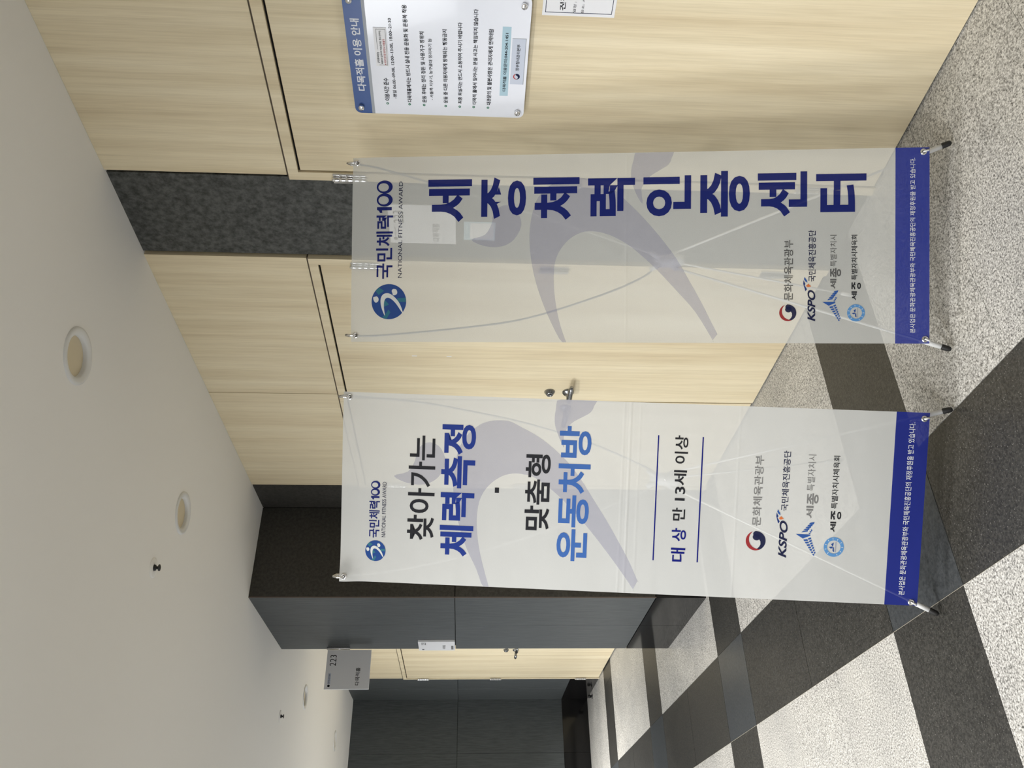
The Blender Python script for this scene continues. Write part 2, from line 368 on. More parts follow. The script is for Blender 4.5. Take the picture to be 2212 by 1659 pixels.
def door(n, y0, y1, splits, hinges, levers, zt=2.150):
    """frame outer edges y0..y1, leaves between the splits"""
    xf = 2.257; fw_ = 0.036
    d = empty('door_%d' % n, (2.29, (y0+y1)/2, 0)); d['kind'] = 'structure'
    f = MB().box((xf, y0, 0.0), (2.33, y0+fw_, zt)).box((xf, y1-fw_, 0.0), (2.33, y1, zt)).box((xf, y0+fw_, zt-fw_), (2.33, y1-fw_, zt))
    f.build('door_frame', M['wood'], d)
    MB().box((2.2645, y0+0.001, zt), (2.33, y1-0.001, zt+0.0055)).build('top_shade_strip', M['top_shade'], d)  # brown strip paints the shade line between frame head and panel
    MB().box((2.270, y0+fw_, zt-fw_-0.0075), (2.312, y1-fw_, zt-fw_)).build('shadow_gap', M['gap'], d)
    ys = [y0+fw_] + splits + [y1-fw_]
    leaves = []
    for i, (a, b) in enumerate(zip(ys, ys[1:])):
        g0 = 0.004
        leaf = MB().box((2.2635, a+g0, 0.006 if i == 0 else 0.011), (2.31, b-g0, zt-fw_-0.0075)).build('door_leaf', M['wood'], d, bevel=0.001)
        leaves.append(leaf)
    for li, yh, zs in hinges:
        s = 1 if li == 0 else -1
        for z in zs:
            hb = MB()
            for k in range(5):
                hb.lathe((2.2475, yh, z - 0.06 + 0.024*k), (0, 0, 1), [(0, 0.0005), (0.0075, 0.0005), (0.0078, 0.002), (0.0078, 0.0215), (0.0075, 0.0235), (0, 0.0235)], 14)
            hb.lathe((2.2475, yh, z - 0.064), (0, 0, 1), [(0, 0), (0.004, 0.0015), (0.005, 0.004)], 10).lathe((2.2475, yh, z + 0.06), (0, 0, 1), [(0.005, 0), (0.004, 0.0025), (0, 0.004)], 10)
            hb.box((2.2525, yh - 0.022, z-0.058), (2.2565, yh, z+0.058)).box((2.2525, yh, z-0.058), (2.2625, yh+0.022*s if s > 0 else yh+0.010, z+0.058))
            hb.build('hinge', M['chrome'], leaves[li])
    for li, yh, s, lock in levers:
        xs = 2.2635; b = MB(); z = 0.988
        b.lathe((xs, yh, z), (-1, 0, 0), [(0.0, 0), (0.030, 0), (0.0305, 0.004), (0.025, 0.012), (0.014, 0.015), (0.0115, 0.019), (0.0115, 0.048)], 28)
        b.tube([(xs-0.044, yh, z), (xs-0.056, yh+0.004*s, z), (xs-0.061, yh+0.020*s, z+0.001), (xs-0.058, yh+0.060*s, z+0.001), (xs-0.054, yh+0.098*s, z-0.001), (xs-0.048, yh+0.120*s, z-0.003)],
               [0.0110, 0.0145, 0.0150, 0.0140, 0.0125, 0.0080], 14)
        b.build('lever_handle', M['darksteel'], leaves[li])
        if lock:
            c = MB().lathe((xs, yh, 1.082), (-1, 0, 0), [(0, 0), (0.0275, 0), (0.0275, 0.003), (0.0175, 0.019), (0.0160, 0.021), (0.010, 0.021), (0.009, 0.0195), (0, 0.0195)], 28)
            c.box((xs-0.0215, yh-0.001, 1.077), (xs-0.019, yh+0.001, 1.087)); c.build('lock_cylinder', M['darksteel'], leaves[li])
    return leaves
door(1, 1.055, 2.110, [], [(0, 2.096, (1.934, 1.156, 0.24))], [])
L2 = door(2, 2.532, 4.604, [3.592], [(0, 2.566, (1.922, 1.152, 0.228)), (1, 4.566, (1.922, 1.152, 0.228))], [(0, 3.503, -1, True), (1, 3.652, 1, False)])
door(3, 6.935, 9.318, [8.127], [(1, 9.292, (1.933, 1.145, 0.212)), (0, 6.97, (1.933, 1.145, 0.212))], [(0, 8.070, -1, True), (1, 8.184, 1, True)])

# projecting pillar clad in slate
BX, BY0, BY1 = 1.678, 4.93, 6.04
wp = MB().box((BX+0.02, BY0+0.02, 0), (2.33, BY1-0.02, ZC)).build('wall_pillar', M['gap'], kind='structure')
for z0, z1 in ((0.316, 1.556), (1.560, ZC)):
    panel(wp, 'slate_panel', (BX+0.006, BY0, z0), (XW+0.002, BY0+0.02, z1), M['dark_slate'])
    panel(wp, 'slate_panel', (BX, BY0+0.006, z0), (BX+0.02, 5.488, z1), M['slate'])
    panel(wp, 'slate_panel', (BX, 5.490, z0), (BX+0.02, BY1, z1), M['slate'])
    panel(wp, 'slate_panel', (BX+0.02, BY1-0.02, z0), (XW, BY1, z1), M['slate'])
MB().box((BX+0.001, BY0+0.001, 0.312), (BX+0.0065, BY0+0.0065, ZC)).build('corner_bead', mat('corner_bead', (0.10, 0.07, 0.055), 0.4), wp)
for a, b in (((BX-0.001, BY0-0.001, 0), (BX+0.02, 5.4875, 0.312)), ((BX-0.001, 5.4895, 0), (BX+0.02, BY1, 0.312)), ((BX+0.0205, BY0-0.001, 0), (XW, BY0+0.02, 0.312))):
    MB().box(a, b).build('baseboard_pillar', M['black_granite'], kind='structure', bevel=0.001)

# far wall, left wall with openings, wall behind the camera
wf = MB().box((XL-0.1, YF+0.02, 0), (2.45, YF+0.12, ZC)).build('wall_far', M['gap'], kind='structure')
xe = [2.33, 1.671]
while xe[-1] > XL: xe.append(xe[-1] - 0.60)
for a, b in zip(xe, xe[1:]):
    for z0, z1 in ((0.313, 1.556), (1.560, ZC)):
        panel(wf, 'slate_panel', (max(b, XL)+0.001, YF, z0), (a-0.001, YF+0.02, z1), M['slate'])
    MB().box((max(b, XL)+0.001, YF-0.001, 0), (min(a, XW)-0.001, YF+0.02, 0.312)).build('baseboard_far', M['black_granite'], kind='structure')
WIN = [(0.0, 1.0, 1.2, 2.42), (1.7, 2.7, 1.2, 2.42), (3.4, 4.4, 1.2, 2.42), (5.1, 6.1, 1.2, 2.42), (7.0, 8.6, 0.9, 2.42)]
wl = MB()
edges = [YB] + [v for a in WIN for v in a[:2]] + [YF]
for i in range(0, len(edges), 2): wl.box((XL-0.12, edges[i], 0), (XL, edges[i+1], ZC))
for y0, y1, z0, z1 in WIN: wl.box((XL-0.12, y0, 0), (XL, y1, z0)).box((XL-0.12, y0, z1), (XL, y1, ZC))
wl.build('wall_left', M['plaster'], kind='structure')
for i, (y0, y1, z0, z1) in enumerate(WIN):
    wn = empty('window_%d' % (i+1), (XL-0.06, (y0+y1)/2, z0)); wn['kind'] = 'structure'
    f = MB(); t = 0.04
    f.box((XL-0.09, y0, z0), (XL-0.03, y0+t, z1)).box((XL-0.09, y1-t, z0), (XL-0.03, y1, z1)).box((XL-0.09, y0+t, z0), (XL-0.03, y1-t, z0+t)).box((XL-0.09, y0+t, z1-t), (XL-0.03, y1-t, z1))
    f.build('window_frame', M['white'], wn)
MB().box((XL-0.1, YB-0.1, 0), (2.45, YB, ZC)).build('wall_back', M['plaster'], kind='structure')

# ------------------------------------------------------------------ banner stands
GLYPH_EMBLEM = None
def banner(loc_label, q, o, r, up, n, fabm, barm, bar_t, T, rings, logo, tae, rnd, fig, wings, eyes, hub, rods, legs, feet, rear, cam_l, droop, bendtop):
    o, r, up, n = map(Vector, (o, r, up, n))
    def W(s, t, d=0.0): return o + r*s + up*t + n*d
    hw = W(0, hub[0], hub[1]); yaw = math.atan2(r.y, r.x)
    root = empty('banner_stand', (hw.x, hw.y, 0), yaw)
    tag(root, loc_label, 'banner', None)
    # cloth: own frame, x = across, z = up the cloth, y = away from the reader
    Mf = Matrix(((r.x, n.x, up.x, o.x), (r.y, n.y, up.y, o.y), (r.z, n.z, up.z, o.z), (0, 0, 0, 1)))
    def disp(s, t):
        d = 0.0
        for (es, et), amp in zip(eyes[2:], bendtop):
            rr = math.hypot(s-es*1.03, t-et-0.01); d += amp * math.exp(-(rr/0.045)**2)
        return d
    def grid(z0, z1, nx, nz):
        V = []; F = []
        for j in range(nz+1):
            for i in range(nx+1):
                s = -0.3 + 0.6*i/nx; t = z0 + (z1-z0)*j/nz; V.append((s, disp(s, t), t))
        for j in range(nz):
            for i in range(nx):
                k = j*(nx+1)+i; F.append((k, k+1, k+nx+2, k+nx+1))
        return V, F
    me = bpy.data.meshes.new('banner_cloth'); V, F = grid(0, 1.8, 60, 180)
    me.from_pydata(V, [], F); me.materials.append(fabm); me.materials.append(barm)
    for p in me.polygons:
        p.use_smooth = True
        if p.center.z < bar_t - 0.0005: p.material_index = 1
    cloth = bpy.data.objects.new('banner_cloth', me); COL.objects.link(cloth); cloth.parent = root
    cloth.matrix_basis = root.matrix_basis.inverted() @ Mf
    def fr(a, b, lift=0.0006): return (a, disp(a, b) - lift, b)
    def fr0(a, b): return fr(a, b, 0.0003)
    # pale running figure printed behind the text
    for k, p in zip(('torso', 'arm', 'head'), fig):
        flat([clampx(smooth(p))], fr0, I['figure'], cloth, 'printed_figure')
    for body, l, rr, b, t, m, bd, sh in T:
        if body == 'bar': write('본사업은 문화관광체육관광부와 국민체육진흥공단의 재정후원을 받고 있습니다.', fr, (l, rr, b, t), I['white'], cloth, 'lettering', 0.006)
        elif body == '1': flat([[(l + (rr-l)*a, b + (t-b)*c) for a, c in ((0.42, 0), (1, 0), (1, 1), (0.52, 1), (0.34, 0.86), (0, 0.80), (0, 0.64), (0.42, 0.66))]], fr, I[m], cloth, 'lettering')
        elif body in ('sq', 'line'): flat([[(l, b), (rr, b), (rr, t), (l, t)]], fr, I[m], cloth, 'printed_dot' if body == 'sq' else 'printed_rule')
        else: write(body, fr, (l, rr, b, t), I[m], cloth, 'lettering', bd, sh)
    # the two interlocking zeros of "100"
    R = []
    for (l, rr, b, t) in rings:
        cx, cy, rx, ry = (l+rr)/2, (b+t)/2, (rr-l)/2, (t-b)/2
        R += strip(ell(cx, cy, rx, ry, 48), ell(cx-rx*0.05, cy+ry*0.13, rx*0.63, ry*0.65, 48))
    R = [[p for p in qd] for qd in R]
    flat(R, fr, I['navy'], cloth, 'lettering')
    # round running-figure emblem
    cx, cy, rx, ry = logo
    Lg = lambda L: [(cx + a*rx, cy + b*ry) for a, b in L]
    em = flat([ell(cx, cy, rx, ry, 56)], fr, I['logo'], cloth, 'emblem')
    fr2 = lambda a, b: fr(a, b, 0.0008)
    fr3 = lambda a, b: fr(a, b, 0.0010)
    for x in ([(0.60, 0.78), (0.38, 0.60), (0.62, 0.28), (0.80, 0.58)], [(-0.02, -0.98), (0.22, -0.96), (0.20, -0.48), (0.0, -0.50)],
                          [(-0.90, 0.40), (-0.75, 0.22), (-0.45, 0.02), (-0.60, -0.10), (-0.98, 0.12)], [(-0.16, -0.02), (0.08, 0.22), (-0.02, 0.50), (-0.30, 0.30)]): flat([Lg(x)], fr2, I['logo2'], cloth, 'emblem')
    flat([Lg(smooth(x, 4)) for x in ([(-0.80, 0.22), (-0.35, 0.42), (0.10, 0.48), (0.40, 0.35), (0.48, 0.05), (0.30, -0.28), (-0.10, -0.62), (-0.62, -0.82), (-0.58, -0.74), (-0.15, -0.44), (0.10, -0.20), (0.22, 0.02), (0.18, 0.18), (0.0, 0.27), (-0.35, 0.28)],
                                    [(0.25, 0.90), (0.08, 0.88), (-0.06, 0.76), (0.02, 0.62), (0.18, 0.60), (0.30, 0.70), (0.28, 0.80)],
                                    [(0.36, -0.25), (0.40, -0.42), (0.52, -0.48), (0.68, -0.42), (0.72, -0.25), (0.62, -0.16), (0.48, -0.20)])], fr3, I['fab'], cloth, 'emblem')
    # two-tone comma emblem of the ministry
    cx, cy, rr = tae
    out_ = [(cx + rr*math.cos(a), cy + rr*math.sin(a)) for a in [math.radians(20 + 188*k/30) for k in range(31)]]
    inn_ = [(cx + 0.05*rr + rr*(1.0 - 0.30*math.sin(math.pi*min(1, k/30*1.02))**0.8)*math.cos(a)*0.99, cy - 0.04*rr + rr*(1.0 - 0.30*math.sin(math.pi*min(1, k/30*1.02))**0.8)*math.sin(a)*0.99) for k, a in enumerate([math.radians(20 + 188*k/30) for k in range(31)])]
    flat([[out_[k], out_[k+1], inn_[k+1], inn_[k]] for k in range(30)], fr, I['red'], cloth, 'emblem')
    nav = [(cx + rr*math.cos(math.radians(a)), cy + rr*math.sin(math.radians(a))) for a in range(205, 366, 8)]
    nav += [(cx + rr*a, cy + rr*b) for a, b in ((0.97, 0.12), (0.86, 0.26), (0.66, 0.30), (0.48, 0.16), (0.40, -0.04), (0.22, -0.30), (-0.05, -0.48), (-0.36, -0.50), (-0.64, -0.36), (-0.82, -0.16))]
    nav = [(cx + (a-cx), b) for a, b in nav]
    # comma bulb on the right, tail round the bottom left
    flat([nav], fr, I['dark'], cloth, 'emblem')
    flat([ell(cx + rr*0.40, cy - rr*0.08, rr*0.36, rr*0.40, 24)], lambda a, b: fr(a, b, 0.00062), I['dark'], cloth, 'emblem')
    # winged marks
    for polys, mm in wings: flat(polys, fr, I[mm], cloth, 'emblem')
    cx, cy, rx, k_in = rnd
    flat(strip(ell(cx, cy, rx, rx, 48), ell(cx, cy, rx*k_in, rx*k_in, 48)), fr, I['sky'], cloth, 'emblem')
    flat([[(cx + rx*a, cy + rx*b) for a, b in L] for L in ([(-0.02, 0.50), (0.03, 0.14), (-0.12, 0.10), (-0.17, 0.3)], [(0.03, 0.12), (0.28, 0.28), (0.46, 0.02), (0.2, 0.05)],
          [(-0.1, 0.1), (0.0, 0.0), (-0.52, -0.06), (-0.42, 0.1)], [(-0.55, -0.18), (0.55, -0.18), (0.55, -0.21), (-0.55, -0.21)])], fr, I['logo'], cloth, 'emblem')
    for k in range(22):
        a = 2*math.pi*(k+.5)/22
        if k % 11 == 10: continue
        c, s_ = math.cos(a), math.sin(a); rm = rx*(1+k_in)/2; h = rx*(1-k_in)*0.26; wd = h*0.75
        flat([[(cx + c*(rm+i) - s_*j, cy + s_*(rm+i) + c*j) for i, j in ((-h, -wd*.4), (h, -wd*.4), (h, wd*.4), (-h, wd*.4))]], fr2, I['fab'], cloth, 'emblem') if k % 2 == 0 else None
    # hardware: eyelets
    for es, et in eyes:
        c = W(es, et, disp(es, et) - 0.0008)
        MB().lathe(c, -n, [(0.0042, 0.0), (0.0050, 0.0022), (0.0070, 0.0030), (0.0090, 0.0020), (0.0100, 0.0)], 26).build('eyelet', M['chrome'], cloth)
        MB().lathe(c, -n, [(0.0044, 0.0005), (0.0, 0.0005)], 20).build('eyelet_hole', M['gap'], cloth)
    # hub
    H = W(0, hub[0], hub[1])
    hb = MB(); ax = (up*0.94 + n*0.34).normalized()
    hb.lathe(H - ax*0.055, ax, [(0, 0), (0.014, 0), (0.021, 0.012), (0.023, 0.04), (0.023, 0.075), (0.017, 0.105), (0, 0.108)], 24)
    for k in (-1, 1): hb.tube([H + r*0.006*k, H + r*0.030*k - n*0.008 - up*0.03], [0.012, 0.009], 12).tube([H + r*0.006*k + up*0.02, H + r*0.030*k + up*0.062], [0.012, 0.008], 12)
    hb.tube([H, H + n*0.04 - up*0.035], [0.012, 0.009], 12)
    hb.build('hub', M['signgrey'], root)
    MB().lathe(H - n*0.022 + r*0.004, -n, [(0, 0), (0.005, 0), (0.005, 0.004), (0, 0.005)], 12).build('screw', M['chrome'], root)
    # bowed upper rods
    for side, pts in rods:
        P3 = [H + r*0.024*side + up*0.05]
        k = len(pts)
        for a, b in pts:
            u_ = max(0.0, min(1.0, (b-0.80)/0.99)); dd = hub[1]*(1-u_**1.6)
            cl = Vector(cam_l); pl = Vector((a, b, 0)); v = cl + (pl-cl)*((-cl.z + dd)/(-cl.z)); P3.append(W(v.x, v.y, v.z))
        es, et = eyes[2 if side > 0 else 3]
        P3.append(W(es*1.0, et+0.012, disp(es, et)+0.010))
        # densify
        D = []
        for i in range(len(P3)-1):
            a, b, c, d = P3[max(i-1, 0)], P3[i], P3[i+1], P3[min(i+2, len(P3)-1)]
            for j in range(5):
                t = j/5; D.append(0.5*((2*b) + (-a+c)*t + (2*a-5*b+4*c-d)*t*t + (-a+3*b-3*c+d)*t**3))
        D.append(P3[-1])
        rod = MB().tube(D, 0.0033, 8).build('upper_arm', M['rod'], root)
        # hook through the eyelet
        e = W(es, et, disp(es, et)); sg = 1 if side > 0 else -1
        hk = [P3[-1] + n*0.004, P3[-1] + up*0.014 + n*0.002, P3[-1] + up*0.020 - n*0.012, e + up*0.018 - n*0.009, e + up*0.006 - n*0.007 , e - n*0.002, e + n*0.006]
        MB().tube(hk, [0.0042, 0.0045, 0.0042, 0.0036, 0.0032, 0.003, 0.003], 10).build('hook', M['chrome'], rod)
    # front legs with white sleeve, hook and black rubber tip
    for side, (fs_, ft, fn) in zip((1, -1), feet):
        tip = W(fs_, ft, fn); A = H + r*0.028*side - up*0.028 - n*0.008
        d = (tip - A).normalized()
        s0 = tip - d*0.092; t0 = tip - d*0.024
        leg = MB().tube([A, s0 + d*0.01], 0.0040, 8).build('leg', M['rod_white'], root)
        MB().tube([s0 - d*0.002, s0, t0 + d*0.002], [0.0060, 0.0080, 0.0080], 16).build('sleeve', M['white'], leg)
        dn_ = Vector((0, 0, -1))
        MB().tube([t0 - d*0.004, t0, t0 + d*0.014, tip - d*0.003, tip + d*0.001], [0.0088, 0.0092, 0.0090, 0.0078, 0.004], 16).build('rubber_tip', M['black'], leg)
        es, et = eyes[0 if side > 0 else 1]; e = W(es, et, disp(es, et))
        MB().tube([s0 + d*0.012 - n*0.006, s0 - d*0.004 - n*0.011, e - up*0.012 - n*0.006 + r*0.004*side, e - n*0.004, e + n*0.004], [0.0036, 0.0034, 0.0030, 0.0030, 0.0028], 10).build('hook', M['white'], leg)
    rt_ = Vector(rear); A = H + n*0.035 - up*0.032; d = (rt_ - A).normalized()
    leg = MB().tube([A, rt_ - d*0.03], 0.0036, 8).build('leg', M['rod_white'], root)
    MB().tube([rt_ - d*0.090, rt_ - d*0.086, rt_ - d*0.02], [0.005, 0.0075, 0.0075], 14).build('sleeve', M['white'], leg)
    MB().tube([rt_ - d*0.024, rt_ - d*0.02, rt_ - d*0.004, rt_], [0.0086, 0.009, 0.008, 0.004], 14).build('rubber_tip', M['black'], leg)
    return root, cloth
M['rod'] = mat('grey_rod', (0.30, 0.31, 0.32), 0.4)
M['rod_white'] = mat('white_rod', (0.86, 0.87, 0.87), 0.35)
FIG2 = [(-0.305, 1.345), (-0.2443, 1.3691), (-0.1804, 1.4013), (-0.1125, 1.426), (-0.037, 1.4433), (0.0274, 1.4489), (0.0958, 1.4433), (0.1455, 1.4297), (0.1841, 1.4046), (0.2116, 1.3718), (0.224, 1.3422), (0.2284, 1.305), (0.2249, 1.2746), (0.212, 1.2474), (0.1873, 1.1977), (0.1562, 1.1518), (0.113, 1.1014), (0.0573, 1.0545), (-0.007, 1.0112), (-0.0714, 0.9679), (-0.1361, 0.9285), (-0.197, 0.8933), (-0.2603, 0.8629), (-0.2610, 0.8633), (-0.2873, 0.876), (-0.2870, 0.8765), (-0.2435, 0.9077), (-0.1709, 0.9638), (-0.0986, 1.0239), (-0.0348, 1.0835), (0.0147, 1.1385), (0.0517, 1.1929), (0.0612, 1.2250), (0.0633, 1.2622), (0.0524, 1.2993), (0.0244, 1.336), (-0.0146, 1.3611), (-0.0606, 1.371), (-0.1102, 1.3713), (-0.1673, 1.3639), (-0.2242, 1.3508), (-0.305, 1.3280)]
ARM2 = [(0.3036, 1.1227), (0.2672, 1.1376), (0.2304, 1.1395), (0.1979, 1.133), (0.1699, 1.1157), (0.1827, 1.104), (0.2117, 1.0949), (0.2327, 1.0775), (0.2479, 1.0538), (0.2631, 1.0301), (0.2838, 1.0196), (0.3042, 1.0188)]
ARM2 = [(0.306, 1.1227), (0.2672, 1.1376), (0.2304, 1.1395), (0.1979, 1.131), (0.150, 1.1085), (0.1827, 1.110), (0.2117, 1.1000), (0.2327, 1.0805), (0.2479, 1.0538), (0.2631, 1.0301), (0.2838, 1.0196), (0.306, 1.0188)]
HEAD2 = [(0.0408, 1.6362), (0.0198, 1.5922), (0.0181, 1.5392), (0.0406, 1.4983), (0.087, 1.4751), (0.1318, 1.4895), (0.1497, 1.5163), (0.1468, 1.5426), (0.1251, 1.5646), (0.0908, 1.5713), (0.0558, 1.5931)]
FIG1 = [(-0.305, 1.113), (-0.2407, 1.1481), (-0.1631, 1.1814), (-0.0812, 1.2067), (0.0009, 1.2198), (0.0624, 1.2203), (0.1198, 1.2106), (0.1647, 1.1926), (0.1971, 1.1602), (0.2162, 1.1236), (0.2224, 1.0748), (0.2177, 1.0342), (0.2027, 0.9896), (0.1777, 0.9491), (0.1447, 0.9127), (0.0913, 0.8603), (0.03, 0.808), (-0.0349, 0.76), (-0.1036, 0.72), (-0.176, 0.6801), (-0.2401, 0.6483), (-0.2721, 0.6317), (-0.2725, 0.6319), (-0.2913, 0.6461), (-0.2910, 0.6464), (-0.204, 0.6996), (-0.1356, 0.7593), (-0.0628, 0.8273), (-0.0016, 0.8956), (0.0313, 0.948), (0.0458, 0.9843), (0.0523, 1.0207), (0.0486, 1.0571), (0.0285, 1.0935), (-0.004, 1.1217), (-0.0406, 1.1376), (-0.0815, 1.1422), (-0.1346, 1.1409), (-0.1958, 1.1322), (-0.2488, 1.1195), (-0.305, 1.101)]
ARM1 = [(0.3067, 0.8778), (0.2785, 0.8936), (0.2421, 0.9014), (0.2095, 0.8991), (0.1727, 0.8869), (0.1381, 0.8657), (0.1806, 0.8689), (0.2008, 0.861), (0.2248, 0.8412), (0.2446, 0.8095), (0.2604, 0.7857), (0.2805, 0.7759), (0.3067, 0.7772)]
HEAD1 = [(a-0.012, b-0.228) for a, b in HEAD2]
def wings(k0, c, sx, sy, diam):
    """the city's feather wing and the foundation's blade mark; k0 = centre of the wing, c unused spare"""
    x0, y0 = k0
    def S(L): return [(x0 + a*sx, y0 + b*sy) for a, b in L]
    feather = []
    feather.append(S([(0.0, 1.0), (-0.24, 0.48), (-0.06, -0.06), (0.0, 0.0)]))
    # right wing: slanting strips;  left wing: longer, three rows
    for k in range(5):
        f = k/5.0; g = (k+.62)/5.0
        feather.append(S([(0.10+0.60*f, 0.60-0.62*f), (0.10+0.60*g, 0.60-0.62*g), (0.18+0.58*g, 0.16-0.55*g+0.06), (0.16+0.52*f, 0.16-0.50*f)]))
        feather.append(S([(0.04+0.50*f, 0.10-0.34*f), (0.04+0.50*g, 0.10-0.34*g), (0.02+0.45*g, -0.02-0.28*g), (0.02+0.40*f, -0.02-0.28*f)])) if k < 3 else None
    feather = [f for f in feather if f]
    for k in range(7):
        f = k/7.0; g = (k+.68)/7.0
        feather.append(S([(-0.30-0.92*f, 0.44-0.80*f), (-0.30-0.92*g, 0.44-0.80*g), (-0.26-0.94*g, 0.16-0.60*g), (-0.26-0.94*f, 0.16-0.60*f)]))
        feather.append(S([(-0.22-0.90*f, 0.12-0.56*f), (-0.22-0.90*g, 0.12-0.56*g), (-0.16-0.90*g, -0.08-0.42*g), (-0.16-0.90*f, -0.08-0.42*f)]))
    return feather
def blade(dx, dy):
    sh = lambda L: [(a+dx, b+dy) for a, b in L]
    return [([sh([(-0.1228, 0.3651), (-0.1161, 0.3578), (-0.1245, 0.3492), (-0.1274, 0.3593)])], 'orange'),
            ([sh([(-0.095, 0.3691), (-0.1066, 0.3617), (-0.1135, 0.3602), (-0.1095, 0.3665), (-0.1026, 0.371)])], 'wing'),
            ([sh([(-0.1046, 0.3723), (-0.1165, 0.3732), (-0.1399, 0.3664), (-0.1334, 0.3616), (-0.1214, 0.369), (-0.1165, 0.3665), (-0.1105, 0.3698)])], 'wing2')]
B1 = 0.030; B0 = 0.012
T1 = [('국민체력', -0.0958, 0.1101, 1.6644, 1.7195, 'navy', .018, 0), ('1', 0.1188, 0.1375, 1.669, 1.7181, 'navy', .02, 0), ('NATIONAL FITNESS AWARD', -0.0929, 0.2199, 1.6334, 1.6466, 'dark', 0, 0),
 ('세', 0.0862, 0.2239, 1.4075, 1.55, 'navy', B1, 0), ('종', 0.0898, 0.2334, 1.2331, 1.3771, 'navy', B1, 0), ('체', 0.0898, 0.2251, 1.0635, 1.2103, 'navy', B1, 0), ('력', 0.0994, 0.2203, 0.8892, 1.0365, 'navy', B1, 0),
 ('인', 0.0974, 0.2256, 0.7152, 0.8631, 'navy', B1, 0), ('증', 0.0942, 0.2371, 0.5353, 0.6868, 'navy', B1, 0), ('센', 0.0923, 0.2321, 0.3624, 0.5114, 'navy', B1, 0), ('터', 0.1045, 0.2227, 0.1857, 0.3356, 'navy', B1, 0),
 ('문화체육관광부', -0.168, 0.0189, 0.4036, 0.4312, 'gry', B0, 0), ('KSPO', -0.2325, -0.132, 0.3367, 0.3603, 'dark', .03, .08), ('국민체육진흥공단', -0.1096, 0.049, 0.3358, 0.3582, 'dark', B0, 0),
 ('세', -0.1326, -0.102, 0.274, 0.2926, 'gry', .022, 0), ('종', -0.097, -0.0684, 0.2603, 0.2927, 'gry', .022, 0), ('특별자치시', -0.0633, 0.0336, 0.2736, 0.2928, 'gry', 0, 0),
 ('세', -0.1679, -0.1403, 0.2129, 0.2292, 'blk', .028, 0), ('종', -0.1357, -0.1108, 0.2012, 0.2293, 'blk', .028, 0), ('특별자치시체육회', -0.1051, 0.0334, 0.212, 0.2297, 'blk', .014, 0),
 ('bar', -0.2676, 0.2678, 0.0417, 0.0573, 'white', 0, 0)]
T2 = [('국민체력', -0.1581, -0.0412, 1.6781, 1.7118, 'navy', .018, 0), ('1', -0.0362, -0.0254, 1.6802, 1.7068, 'navy', .02, 0), ('NATIONAL FITNESS AWARD', -0.1552, 0.0207, 1.6587, 1.6711, 'dark', 0, 0),
 ('찾아가는', -0.1598, 0.1715, 1.5067, 1.5907, 'blk', .016, 0), ('체력측정', -0.2064, 0.2101, 1.3818, 1.4878, 'navy2', .028, 0), ('sq', 0.0001, 0.0169, 1.3053, 1.3183, 'blk', 0, 0),
 ('맞춤형', -0.1134, 0.1265, 1.1466, 1.224, 'blk', .020, 0), ('운동처방', -0.2062, 0.2185, 1.0231, 1.1222, 'blue', .024, 0),
 ('line', -0.1922, 0.2004, 0.8158, 0.8196, 'line', 0, 0), ('line', -0.1930, 0.2, 0.6790, 0.6830, 'line', 0, 0),
 ('대', -0.1934, -0.1500, 0.7194, 0.764, 'line', .018, 0), ('상', -0.1290, -0.0878, 0.7194, 0.764, 'line', .018, 0), ('만', -0.0642, -0.0238, 0.7255, 0.7655, 'blk', .018, 0), ('13세', -0.0011, 0.0939, 0.7255, 0.7655, 'blk', .018, 0), ('이상', 0.1145, 0.2024, 0.7255, 0.7663, 'blk', .018, 0),
 ('문화체육관광부', -0.0704, 0.1497, 0.4917, 0.5189, 'gry2', B0, 0), ('KSPO', -0.1667, -0.0461, 0.4086, 0.434, 'dark', .03, .08), ('국민체육진흥공단', -0.0198, 0.1675, 0.4109, 0.4331, 'dark', B0, 0),
 ('세', -0.0401, -0.0015, 0.3334, 0.3556, 'gry2', .022, 0), ('종', 0.0031, 0.0383, 0.3197, 0.3549, 'gry2', .022, 0), ('특별자치시', 0.0455, 0.158, 0.3341, 0.3573, 'gry2', 0, 0),
 ('세', -0.0806, -0.0475, 0.262, 0.2799, 'blk', .028, 0), ('종', -0.0428, -0.0121, 0.2478, 0.2799, 'blk', .028, 0), ('특별자치시체육회', -0.0069, 0.1576, 0.2611, 0.2806, 'blk', .014, 0),
 ('bar', -0.2679, 0.2686, 0.0411, 0.0602, 'white', 0, 0)]
bs1, cloth1 = banner('translucent banner with one column of big navy letters, beside the notice board', None,
    (1.707, 1.790, 0.102), (0.84436656, -0.53575131, 0.00395507), (0.07676087, 0.12827769, 0.98876317), (0.53023851, 0.83457496, -0.14943813),
    M['fab1'], M['bar1'], 0.1031, T1, [(0.1391, 0.1821, 1.6666, 1.7192), (0.1814, 0.2242, 1.6671, 1.7198)], (-0.1698, 1.6750, 0.0571, 0.0571),
    (-0.2061, 0.4191, 0.0258), (-0.2063, 0.2156, 0.0264, 0.67), (FIG1, ARM1, HEAD1),
    [(wings((-0.1725, 0.2790), None, 0.050, 0.0370, 0), 'wing')] + blade(0, 0),
    [(0.286, 0.0177), (-0.2868, 0.0128), (0.2832, 1.7861), (-0.2785, 1.7836)], (0.760, 0.26),
    [(-1, [(-0.0950, 0.865), (-0.1493, 0.9904), (-0.2226, 1.2241), (-0.2539, 1.4321), (-0.2790, 1.70)]), (1, [(0.0030, 0.900), (0.052, 1.0415), (0.116, 1.2303), (0.2158, 1.549), (0.2640, 1.71)])],
    None, [(0.3293, -0.0850, 0.0547), (-0.3145, -0.0830, 0.0493)], (1.985, 2.372, 0.006), (-0.477, 1.022, -2.608), 0.6, (0.004, 0.004))
